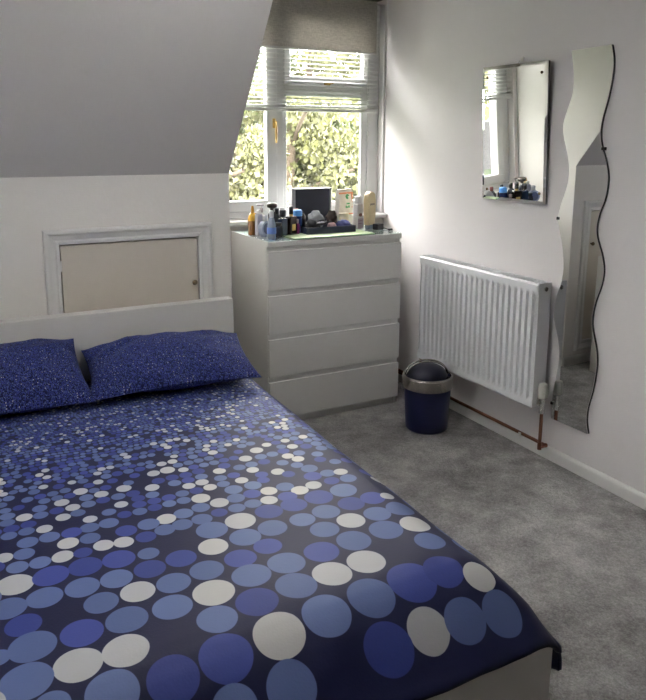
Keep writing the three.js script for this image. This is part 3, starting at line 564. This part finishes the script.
// ---------------------------------------------------------------- things on the chest of drawers
const GT = DTOP + 0.005;
const plastic = (r, g, b, rough = 0.35) => std({ color: lin(r, g, b), roughness: rough });
const clear = (r, g, b, ar, ag, ab, d = 0.03) => phys({ color: lin(r, g, b), transmission: 0.85, thickness: 0.02, roughness: 0.12, ior: 1.4, attenuationColor: lin(ar, ag, ab), attenuationDistance: d });
const black = plastic(0.012, 0.012, 0.016), navyP = plastic(0.012, 0.018, 0.045), whiteP = plastic(0.75, 0.74, 0.72);
{
  // thin green cutting mat
  const s = new THREE.Shape(); const X0 = -0.90, X1 = -0.405, Z0 = 0.008, Z1 = 0.2, q = 0.012;
  s.moveTo(X0 + q, Z0); s.lineTo(X1 - q, Z0); s.quadraticCurveTo(X1, Z0, X1, Z0 + q); s.lineTo(X1, Z1 - q); s.quadraticCurveTo(X1, Z1, X1 - q, Z1); s.lineTo(X0 + q, Z1); s.quadraticCurveTo(X0, Z1, X0, Z1 - q); s.lineTo(X0, Z0 + q); s.quadraticCurveTo(X0, Z0, X0 + q, Z0);
  const g = new THREE.ExtrudeGeometry(s, { depth: 0.002, bevelEnabled: true, bevelSize: 0.001, bevelThickness: 0.001, bevelSegments: 1 }); g.rotateX(-Math.PI / 2); g.translate(0, GT + 0.0012, 0);
  const m = thing('green_mat', 'thin pale green mat lying on the glass top', 'mat');
  mesh('sheet', g, plastic(0.5, 0.63, 0.36, 0.5), m);
  mesh('border', box(X0 + 0.004, X1 - 0.004, GT + 0.0005, GT + 0.0032, -0.0105, -0.0062), plastic(0.06, 0.3, 0.14, 0.5), m);
}
function bottle(name, label, x, z, parts, turn = 0) {
  const t = thing(name, label, 'bottle', [x, GT, z], turn, 'toiletries on the chest of drawers');
  t.scale.set(1.08, 1.1, 1.08);
  for (const [part, g, m] of parts) mesh(part, g, m, t);
  return t;
}
bottle('spray_bottle', 'amber bottle with tapering yellow top at the left end', -1.02, -0.27, [
  ['body', lathe([[0, 0], [0.022, 0], [0.024, 0.004], [0.024, 0.07], [0.021, 0.078], [0, 0.08]]), plastic(0.16, 0.07, 0.02, 0.2)],
  ['shoulder', lathe([[0.024, 0.07], [0.0245, 0.076], [0.02, 0.095], [0.011, 0.108], [0, 0.109]]), plastic(0.62, 0.36, 0.03)],
  ['nozzle', lathe([[0.009, 0.107], [0.008, 0.125], [0.005, 0.142], [0, 0.143]]), plastic(0.45, 0.22, 0.02)]]);
bottle('dropper_bottle', 'slim dark brown bottle behind the amber one', -0.985, -0.315, [
  ['body', lathe([[0, 0], [0.014, 0], [0.015, 0.003], [0.015, 0.07], [0.009, 0.08], [0, 0.081]]), plastic(0.05, 0.022, 0.015, 0.2)],
  ['cap', lathe([[0.009, 0.08], [0.0095, 0.1], [0.007, 0.105], [0, 0.105]]), black]]);
{
  const disc = new THREE.CylinderGeometry(0.036, 0.036, 0.026, 32); disc.rotateX(Math.PI / 2); disc.translate(0, 0.04, 0);
  const inner = new THREE.CylinderGeometry(0.026, 0.026, 0.03, 32); inner.rotateX(Math.PI / 2); inner.translate(0, 0.04, 0);
  bottle('round_perfume_bottle', 'round flat perfume bottle of smoky grey glass', -0.99, -0.175, [
    ['body', merge([disc, box(-0.02, 0.02, 0, 0.014, -0.015, 0.015, 0.003)]), plastic(0.36, 0.4, 0.52, 0.15)], ['face', inner, plastic(0.12, 0.14, 0.22, 0.15)],
    ['cap', lathe([[0, 0.074], [0.012, 0.074], [0.012, 0.098], [0.01, 0.102], [0, 0.102]]), plastic(0.6, 0.6, 0.62, 0.2)]], 0.45);
}
bottle('tall_clear_bottle', 'tall pale lilac bottle behind the round perfume bottle', -1.0, -0.235, [
  ['body', box(-0.018, 0.018, 0, 0.105, -0.012, 0.012, 0.006), plastic(0.55, 0.54, 0.62, 0.2)], ['cap', box(-0.01, 0.01, 0.105, 0.125, -0.01, 0.01, 0.003), whiteP]], 0.4);
bottle('gel_bottle', 'pale blue and clear tapered bottle at the front left corner', -1.005, -0.055, [
  ['body', lathe([[0, 0], [0.016, 0], [0.02, 0.006], [0.022, 0.04], [0.019, 0.075], [0.012, 0.1], [0.009, 0.104], [0, 0.104]]), phys({ color: lin(0.7, 0.8, 0.92), roughness: 0.15, transmission: 0.5, thickness: 0.02, attenuationColor: lin(0.45, 0.65, 0.95), attenuationDistance: 0.03 })],
  ['label_band', lathe([[0.0224, 0.028], [0.0226, 0.052], [0.0216, 0.058]]), plastic(0.16, 0.28, 0.66)],
  ['cap', lathe([[0.01, 0.104], [0.0105, 0.13], [0.007, 0.136], [0, 0.137]]), plastic(0.75, 0.78, 0.82)]]);
bottle('wide_cap_bottle', 'black bottle with wide dark mushroom cap', -0.93, -0.215, [
  ['body', lathe([[0, 0], [0.02, 0], [0.021, 0.004], [0.021, 0.1], [0.012, 0.118], [0, 0.119]]), plastic(0.03, 0.03, 0.045, 0.2)],
  ['cap', lathe([[0.009, 0.118], [0.01, 0.13], [0.024, 0.136], [0.026, 0.148], [0.02, 0.157], [0, 0.159]]), plastic(0.05, 0.035, 0.03)]]);
bottle('lotion_pump_bottle', 'white pump bottle between the dark bottles at the back', -0.955, -0.3, [
  ['body', lathe([[0, 0], [0.02, 0], [0.022, 0.004], [0.022, 0.09], [0.01, 0.105], [0, 0.106]]), whiteP],
  ['pump', merge([lathe([[0.008, 0.105], [0.008, 0.125], [0.003, 0.127], [0.003, 0.14], [0, 0.14]]), box(-0.012, 0.024, 0.138, 0.146, -0.006, 0.006, 0.003)]), plastic(0.3, 0.27, 0.27)]], 2.8);
bottle('ink_blue_bottle', 'dark blue square shouldered perfume bottle with black cap', -0.893, -0.16, [
  ['body', box(-0.022, 0.022, 0, 0.086, -0.016, 0.016, 0.006), plastic(0.015, 0.03, 0.075, 0.12)],
  ['collar', lathe([[0.01, 0.086], [0.01, 0.096], [0, 0.096]]), chrome], ['cap', lathe([[0, 0.094], [0.016, 0.094], [0.0165, 0.122], [0.014, 0.128], [0, 0.129]]), plastic(0.02, 0.02, 0.028)]], 0.35);
bottle('gold_label_bottle', 'black bottle with square gold label and thin neck', -0.838, -0.17, [
  ['body', box(-0.026, 0.026, 0, 0.094, -0.018, 0.018, 0.007), plastic(0.018, 0.012, 0.012, 0.12)],
  ['gold_label', box(-0.013, 0.013, 0.024, 0.056, 0.0175, 0.0186), plastic(0.72, 0.53, 0.2, 0.4)],
  ['neck', lathe([[0.01, 0.093], [0.008, 0.104], [0.0075, 0.106], [0, 0.106]]), brass], ['cap', lathe([[0, 0.104], [0.0105, 0.104], [0.0105, 0.134], [0.008, 0.142], [0, 0.142]]), black]], 0.4);
bottle('plum_vial', 'small plum coloured vial beside the gold labelled bottle', -0.796, -0.185, [
  ['body', lathe([[0, 0], [0.012, 0], [0.0125, 0.003], [0.0125, 0.05], [0.008, 0.056], [0, 0.056]]), plastic(0.16, 0.02, 0.1, 0.2)], ['cap', lathe([[0, 0.056], [0.009, 0.056], [0.009, 0.075], [0, 0.076]]), plastic(0.35, 0.28, 0.3)]]);
bottle('deodorant_can', 'dark blue can with bright blue cap next to the tray', -0.772, -0.225, [
  ['body', lathe([[0, 0], [0.024, 0], [0.025, 0.003], [0.025, 0.082], [0.022, 0.088], [0, 0.088]]), plastic(0.01, 0.022, 0.1, 0.2)],
  ['cap', lathe([[0.0225, 0.087], [0.0235, 0.092], [0.0225, 0.112], [0.018, 0.118], [0, 0.119]]), plastic(0.08, 0.3, 0.75)]]);
bottle('aftershave_bottle', 'black bottle in the back row with chrome collar', -0.83, -0.3, [
  ['body', lathe([[0, 0], [0.022, 0], [0.023, 0.004], [0.023, 0.075], [0.012, 0.084], [0, 0.085]]), plastic(0.02, 0.02, 0.03, 0.15)],
  ['collar', lathe([[0.011, 0.083], [0.011, 0.092], [0, 0.093]]), chrome], ['cap', lathe([[0, 0.092], [0.012, 0.092], [0.012, 0.12], [0, 0.121]]), black]]);
bottle('red_cap_bottle', 'dark bottle with reddish cap behind the blue can', -0.745, -0.3, [
  ['body', lathe([[0, 0], [0.018, 0], [0.019, 0.003], [0.019, 0.085], [0.01, 0.095], [0, 0.095]]), plastic(0.03, 0.03, 0.05, 0.2)], ['cap', lathe([[0, 0.094], [0.0105, 0.094], [0.0105, 0.118], [0, 0.119]]), plastic(0.3, 0.09, 0.07)]]);
bottle('squat_jar', 'squat black glass jar between the dark bottles', -0.925, -0.145, [
  ['body', lathe([[0, 0], [0.018, 0], [0.02, 0.004], [0.02, 0.045], [0.015, 0.052], [0, 0.052]]), plastic(0.02, 0.022, 0.035, 0.15)], ['lid', lathe([[0, 0.052], [0.0165, 0.052], [0.0165, 0.068], [0, 0.069]]), black]]);
bottle('round_shoulder_bottle', 'dark grey round shouldered bottle in the back row', -0.88, -0.265, [
  ['body', lathe([[0, 0], [0.022, 0], [0.024, 0.004], [0.024, 0.07], [0.018, 0.09], [0.009, 0.098], [0, 0.099]]), plastic(0.04, 0.045, 0.06, 0.2)], ['cap', lathe([[0, 0.098], [0.012, 0.098], [0.012, 0.126], [0, 0.127]]), plastic(0.03, 0.03, 0.035)]]);
bottle('stubby_roll_on', 'stubby black roll on next to the tray', -0.725, -0.27, [
  ['body', lathe([[0, 0], [0.018, 0], [0.02, 0.004], [0.021, 0.05], [0, 0.051]]), plastic(0.02, 0.02, 0.03, 0.3)], ['cap', lathe([[0, 0.05], [0.0205, 0.05], [0.02, 0.08], [0.012, 0.092], [0, 0.094]]), plastic(0.035, 0.03, 0.035)]]);
// open presentation box: dark lined lid standing up
{
  const b = thing('open_case', 'open case with dark lined lid standing upright behind the tray', 'case', [-0.58, GT, -0.425]); b.scale.y = 1.12;
  const shell = plastic(0.6, 0.6, 0.61, 0.4), lining = plastic(0.022, 0.026, 0.042, 0.8);
  mesh('lid', merge([box(-0.135, 0.125, 0.01, 0.205, -0.035, -0.028, 0.002), box(-0.135, -0.112, 0.01, 0.205, -0.03, 0.01, 0.002), box(0.118, 0.125, 0.01, 0.205, -0.03, 0.01, 0.002), box(-0.135, 0.125, 0.199, 0.205, -0.03, 0.01, 0.002)]), shell, b);
  mesh('lid_lining', box(-0.112, 0.118, 0.014, 0.199, -0.028, -0.004), lining, b).userData.label = 'dark navy lining of the lid';
  mesh('base', box(-0.135, 0.125, 0, 0.03, -0.035, 0.06, 0.003), shell, b);
}
// black tray and the clutter in it
{
  const t = thing('black_tray', 'low black tray full of small items on the green mat', 'tray', [-0.62, GT + 0.004, -0.19]);
  mesh('tray_base', box(-0.14, 0.15, 0, 0.006, -0.075, 0.065, 0.002), navyP, t);
  for (const [a, b, c, d] of [[-0.145, 0.155, -0.082, -0.075], [-0.145, 0.155, 0.065, 0.072], [-0.147, -0.14, -0.08, 0.07], [0.15, 0.157, -0.08, 0.07]]) mesh('rim', box(a, b, 0, 0.036, c, d, 0.002), navyP, t);
  const Y = GT + 0.0105, G = 'small items in the black tray';
  const lump = (name, label, cat, x, y, z, sx, sy, sz, m, k, rough = 0.35) => {
    const g = new THREE.IcosahedronGeometry(1, 4), p = g.attributes.position, v = V();
    for (let i = 0; i < p.count; i++) { v.fromBufferAttribute(p, i); const n = 1 + rough * ((fbm(v.x * 0.2 + 0.5 + k * 0.1, v.y * 0.2 + v.z * 0.13 + 0.5, 12, 3, k) - 0.5) * 2); p.setXYZ(i, v.x * n * sx, v.y * n * sy, v.z * n * sz); }
    const w = mergeVertices(g.deleteAttribute('normal').deleteAttribute('uv')); w.computeVertexNormals(); w.computeBoundingBox(); w.translate(0, -w.boundingBox.min.y, 0);
    const o = tag(mesh(name, w, m), label, cat, G); o.position.set(x, y, z); return o;
  };
  lump('crumpled_cloth', 'crumpled pale grey cloth at the back of the tray', 'cloth', -0.655, Y, -0.235, 0.05, 0.05, 0.022, plastic(0.5, 0.5, 0.52, 0.9), 4);
  lump('hair_scrunchie', 'dark brown puffed scrunchie on top of the tray clutter', 'scrunchie', -0.568, Y + 0.018, -0.205, 0.03, 0.04, 0.026, plastic(0.06, 0.04, 0.038, 0.9), 6, 0.5);
  lump('black_pouch', 'small black pouch at the left of the tray', 'pouch', -0.7, Y, -0.18, 0.04, 0.034, 0.035, plastic(0.015, 0.015, 0.02, 0.8), 8);
  lump('pink_sponge', 'pale pink sponge in the middle of the tray', 'sponge', -0.595, Y, -0.16, 0.026, 0.024, 0.022, plastic(0.62, 0.4, 0.4, 0.9), 9, 0.2);
  lump('blue_socks', 'bundle of violet blue cloth at the right of the tray', 'cloth', -0.52, Y, -0.17, 0.042, 0.026, 0.04, plastic(0.05, 0.06, 0.2, 0.9), 10);
  const br = thing('hair_brush', 'dark hair brush lying across the tray', 'brush', [-0.66, Y + 0.045, -0.155], 0.4, G);
  const hd = new THREE.SphereGeometry(1, 20, 12); hd.scale(0.04, 0.011, 0.02); mesh('head', hd, black, br);
  mesh('handle', tube([[0.03, 0, 0], [0.07, 0.002, 0], [0.11, 0.0, 0]], 0.006, 12), black, br);
  mesh('bristles', merge(Array.from({ length: 24 }, (_, i) => rod([-0.026 + (i % 8) * 0.0075, 0, -0.01 + Math.floor(i / 8) * 0.01], [-0.026 + (i % 8) * 0.0075, 0.02, -0.01 + Math.floor(i / 8) * 0.01], 0.001, 5))), black, br);
}
// standing packets and bottles at the right
{
  const p = thing('cotton_packet', 'white packet with orange edging and green emblem beside the case', 'packet', [-0.395, GT, -0.375], 0.25); p.scale.y = 1.13;
  const g = new THREE.BoxGeometry(0.115, 0.195, 0.05, 12, 16, 6), a = g.attributes.position;
  for (let i = 0; i < a.count; i++) { const y = a.getY(i) / 0.0975, x = a.getX(i) / 0.0575, k = 1 - 0.75 * Math.abs(y) ** 4; a.setZ(i, a.getZ(i) * k * (1 - 0.3 * x * x) + 0.003 * Math.sin(x * 7 + y * 9)); a.setX(i, a.getX(i) * (1 - 0.05 * (1 - y * y))); }
  g.translate(0, 0.0975, 0); g.computeVertexNormals();
  mesh('bag', g, phys({ color: lin(0.8, 0.76, 0.7), roughness: 0.3 }), p);
  const orange = plastic(0.75, 0.3, 0.16, 0.5), green = plastic(0.05, 0.34, 0.13, 0.5);
  mesh('orange_band', merge([box(-0.054, 0.054, 0.172, 0.18, 0.0125, 0.0195), box(0.044, 0.05, 0.1, 0.172, 0.014, 0.0205), box(-0.05, 0.05, 0.066, 0.072, 0.019, 0.0275)]), orange, p);
  const e = new THREE.CylinderGeometry(0.013, 0.013, 0.004, 24); e.rotateX(Math.PI / 2); e.translate(0.006, 0.158, 0.021);
  mesh('green_emblem', e, green, p);
  for (const [a, c] of [[0.118, 0.126], [0.1, 0.112]]) mesh('green_print', box(-0.009, 0.021, a, c, 0.0245, 0.027), green, p);
}
bottle('cream_tub', 'short cream tub in front of the white packet', -0.43, -0.315, [
  ['body', lathe([[0, 0], [0.026, 0], [0.027, 0.004], [0.027, 0.06], [0, 0.061]]), plastic(0.7, 0.62, 0.45)], ['lid', lathe([[0.028, 0.06], [0.0285, 0.064], [0.0285, 0.078], [0.026, 0.081], [0, 0.081]]), plastic(0.72, 0.66, 0.52)]]);
{
  const t = bottle('pink_label_bottle', 'tall white bottle with brown oval label and mauve base', -0.382, -0.235, [
    ['body', box(-0.024, 0.024, 0, 0.135, -0.017, 0.017, 0.008), plastic(0.72, 0.68, 0.68, 0.3)],
    ['mauve_band', box(-0.0235, 0.0235, 0.006, 0.058, 0.0165, 0.0176), plastic(0.5, 0.4, 0.46)],
    ['cap', box(-0.018, 0.018, 0.135, 0.172, -0.014, 0.014, 0.006), plastic(0.72, 0.71, 0.71)]], 0.4);
  const e = new THREE.CylinderGeometry(0.015, 0.015, 0.0012, 24); e.scale(1, 1, 0.6); e.rotateX(Math.PI / 2); e.translate(0, 0.076, 0.0174);
  mesh('oval_label', e, plastic(0.3, 0.14, 0.11), t);
  mesh('print_line', merge([box(-0.016, 0.016, 0.044, 0.047, 0.0174, 0.0182), box(-0.016, 0.016, 0.03, 0.033, 0.0174, 0.0182)]), plastic(0.28, 0.14, 0.2), t);
}
{
  const s = new THREE.Shape(); s.moveTo(-0.02, 0.026); s.bezierCurveTo(-0.034, 0.08, -0.033, 0.15, -0.022, 0.178); s.quadraticCurveTo(0, 0.2, 0.022, 0.178); s.bezierCurveTo(0.033, 0.15, 0.034, 0.08, 0.02, 0.026); s.closePath();
  const g = new THREE.ExtrudeGeometry(s, { depth: 0.02, bevelEnabled: true, bevelSize: 0.006, bevelThickness: 0.008, bevelSegments: 4, curveSegments: 14 }); g.translate(0, 0, -0.01);
  bottle('lotion_bottle', 'cream lotion bottle standing on its grey blue cap', -0.31, -0.225, [
    ['body', g, plastic(0.66, 0.53, 0.32, 0.35)], ['cap', box(-0.022, 0.022, 0, 0.026, -0.015, 0.015, 0.004), plastic(0.2, 0.25, 0.33)],
    ['brand_text', merge([0, 1, 2, 3, 4].map((i) => box(-0.019 + i * 0.008, -0.014 + i * 0.008, 0.124 + (i % 2) * 0.002, 0.134, 0.0178, 0.0186))), plastic(0.12, 0.08, 0.09)]], 0.4);
}
{
  const c = thing('black_gadget', 'small black box with cable at the right end', 'gadget', [-0.285, GT, -0.17], 0.3);
  mesh('body', box(-0.028, 0.028, 0, 0.034, -0.02, 0.02, 0.005), black, c);
  mesh('cable', tube([[0.026, 0.012, 0.006], [0.036, 0.006, 0.022], [0.03, 0.0035, 0.05], [0.014, 0.0035, 0.075]], 0.003, 24, 8), black, c);
  mesh('plug', box(0.002, 0.026, 0.0005, 0.012, 0.07, 0.088, 0.003), black, c);
}

// ---------------------------------------------------------------- garden outside
{
  const GY = -2.9;
  const grassMap = dataTexture(512, (u, v) => { const n = 0.75 + 0.5 * fbm(u, v, 32, 4, 90); return [34 * n, 50 * n, 22 * n]; }, true, 3);
  const lawn = new THREE.PlaneGeometry(140, 120); lawn.rotateX(-Math.PI / 2); lawn.translate(0, GY, -61);
  struct('ground', metricUV(lawn), std({ map: grassMap, roughness: 1 }), 'lawn outside below the window', 'lawn');
  const road = new THREE.BoxGeometry(50, 0.04, 4.5); road.rotateY(0.35); road.translate(-26, GY + 0.02, -36);
  const gw = new THREE.BoxGeometry(44, 2.6, 0.3); gw.rotateY(0.5); gw.translate(-27, GY + 1.3, -27);
  struct('garden_wall', metricUV(gw), std({ color: lin(0.022, 0.022, 0.024), roughness: 0.95 }), 'grey boundary wall beyond the lawn', 'wall');
  struct('road', metricUV(road), std({ color: lin(0.03, 0.03, 0.032), roughness: 0.95 }), 'grey road beyond the lawn', 'road');
  // outer house wall and roof around the dormer are not in view
  const leaf = (() => { const g = new THREE.BufferGeometry(); g.setAttribute('position', new THREE.Float32BufferAttribute([0, 0, 0, 0.5, 0.5, 0.08, -0.5, 0.5, 0.08, 0, 1.1, -0.05], 3)); g.setIndex([0, 1, 3, 0, 3, 2]); g.computeVertexNormals(); return g; })();
  const leafMat = phys({ color: 0xffffff, roughness: 0.9, transmission: 0.35, thickness: 0, side: THREE.DoubleSide });
  const bark = std({ color: lin(0.09, 0.07, 0.05), roughness: 1 });
  function tree(label, x, z, h, rad, hue, seed, n = 15000, size = 1) {
    const r = rng(seed), t = thing('garden_tree', label, 'tree', [x, GY, z], 0, 'trees beyond the window');
    mesh('trunk', tube([[0, 0, 0], [0.1, h * 0.3, 0.05], [-0.1, h * 0.6, 0], [0, h * 0.85, 0]], 0.13, 16, 8), bark, t);
    for (let i = 0; i < 7; i++) { const a = i * 2.4, y = h * (0.35 + 0.07 * i); mesh('branch', tube([[0, y, 0], [Math.cos(a) * rad * 0.35, y + 0.4, Math.sin(a) * rad * 0.35], [Math.cos(a) * rad * 0.75, y + 0.7, Math.sin(a) * rad * 0.75]], 0.045, 10, 6), bark, t); }
    const blobs = Array.from({ length: 26 }, () => { const a = r() * 6.283, q = Math.sqrt(r()) * rad * 0.8, y = h * ((size > 1 ? 0.12 : 0.2) + 0.75 * r()); return [Math.cos(a) * q, y, Math.sin(a) * q, rad * (0.25 + 0.25 * r()), 0.75 + 0.5 * r()]; });
    const m = new THREE.InstancedMesh(leaf, leafMat, n), d = new THREE.Object3D(), c = new THREE.Color();
    for (let i = 0; i < n; i++) {
      const b = blobs[Math.floor(r() * blobs.length)], u = V(r() - 0.5, r() - 0.5, r() - 0.5).normalize().multiplyScalar(b[3] * Math.cbrt(0.35 + 0.65 * r()));
      d.position.set(b[0] + u.x, b[1] + u.y * 0.8, b[2] + u.z); d.rotation.set(r() * 6.3, r() * 6.3, r() * 6.3); d.scale.setScalar((0.075 + 0.07 * r()) * size); d.updateMatrix();
      m.setMatrixAt(i, d.matrix);
      const k = (0.65 + 0.7 * r()) * b[4]; c.setRGB(hue[0] * k, hue[1] * k, hue[2] * k * (0.7 + 0.6 * r())); m.setColorAt(i, c);
    }
    m.name = 'foliage'; m.userData.kind = 'stuff'; m.castShadow = m.receiveShadow = true; t.add(m);
  }
  const A = [0.1, 0.106, 0.034], B = [0.058, 0.075, 0.027], C = [0.092, 0.09, 0.038];
  tree('yellow green tree seen through the large window pane', 4.4, -11.0, 5.5, 1.9, A, 101);
  tree('mid green tree at the right of the large pane', 6.9, -11.8, 5.6, 2.0, B, 102);
  tree('duller tree seen through the narrow left pane', 2.2, -11.5, 5.5, 1.8, C, 103);
  tree('tall tree behind the others near the mullion', 4.8, -15.0, 6.2, 2.4, B, 104);
  tree('tall tree behind the others at the right edge', 8.6, -15.0, 6.2, 2.4, A, 105);
  tree('taller tree far behind the large pane', 11.5, -24.0, 9.6, 3.2, A, 111, 12000, 1.8);
  tree('taller tree far behind the mullion', 7.6, -25.5, 9.4, 3.2, B, 112, 12000, 1.8);
  tree('taller tree far behind the right edge of the window', 15.5, -22.5, 9.4, 3.2, B, 113, 12000, 1.8);
  tree('tree behind the narrow left pane', 0.6, -14.5, 6.2, 2.3, B, 108);
  tree('large distant tree beyond the road and lawn', -23, -33, 19, 7.5, A, 106, 14000, 7);
  tree('large distant tree at the left of the lawn', -35, -26, 19, 7.5, B, 107, 14000, 7);
  tree('large distant tree behind the middle of the lawn', -11, -36, 18, 7.5, B, 109, 14000, 7);
}

renderer.render(scene, camera);
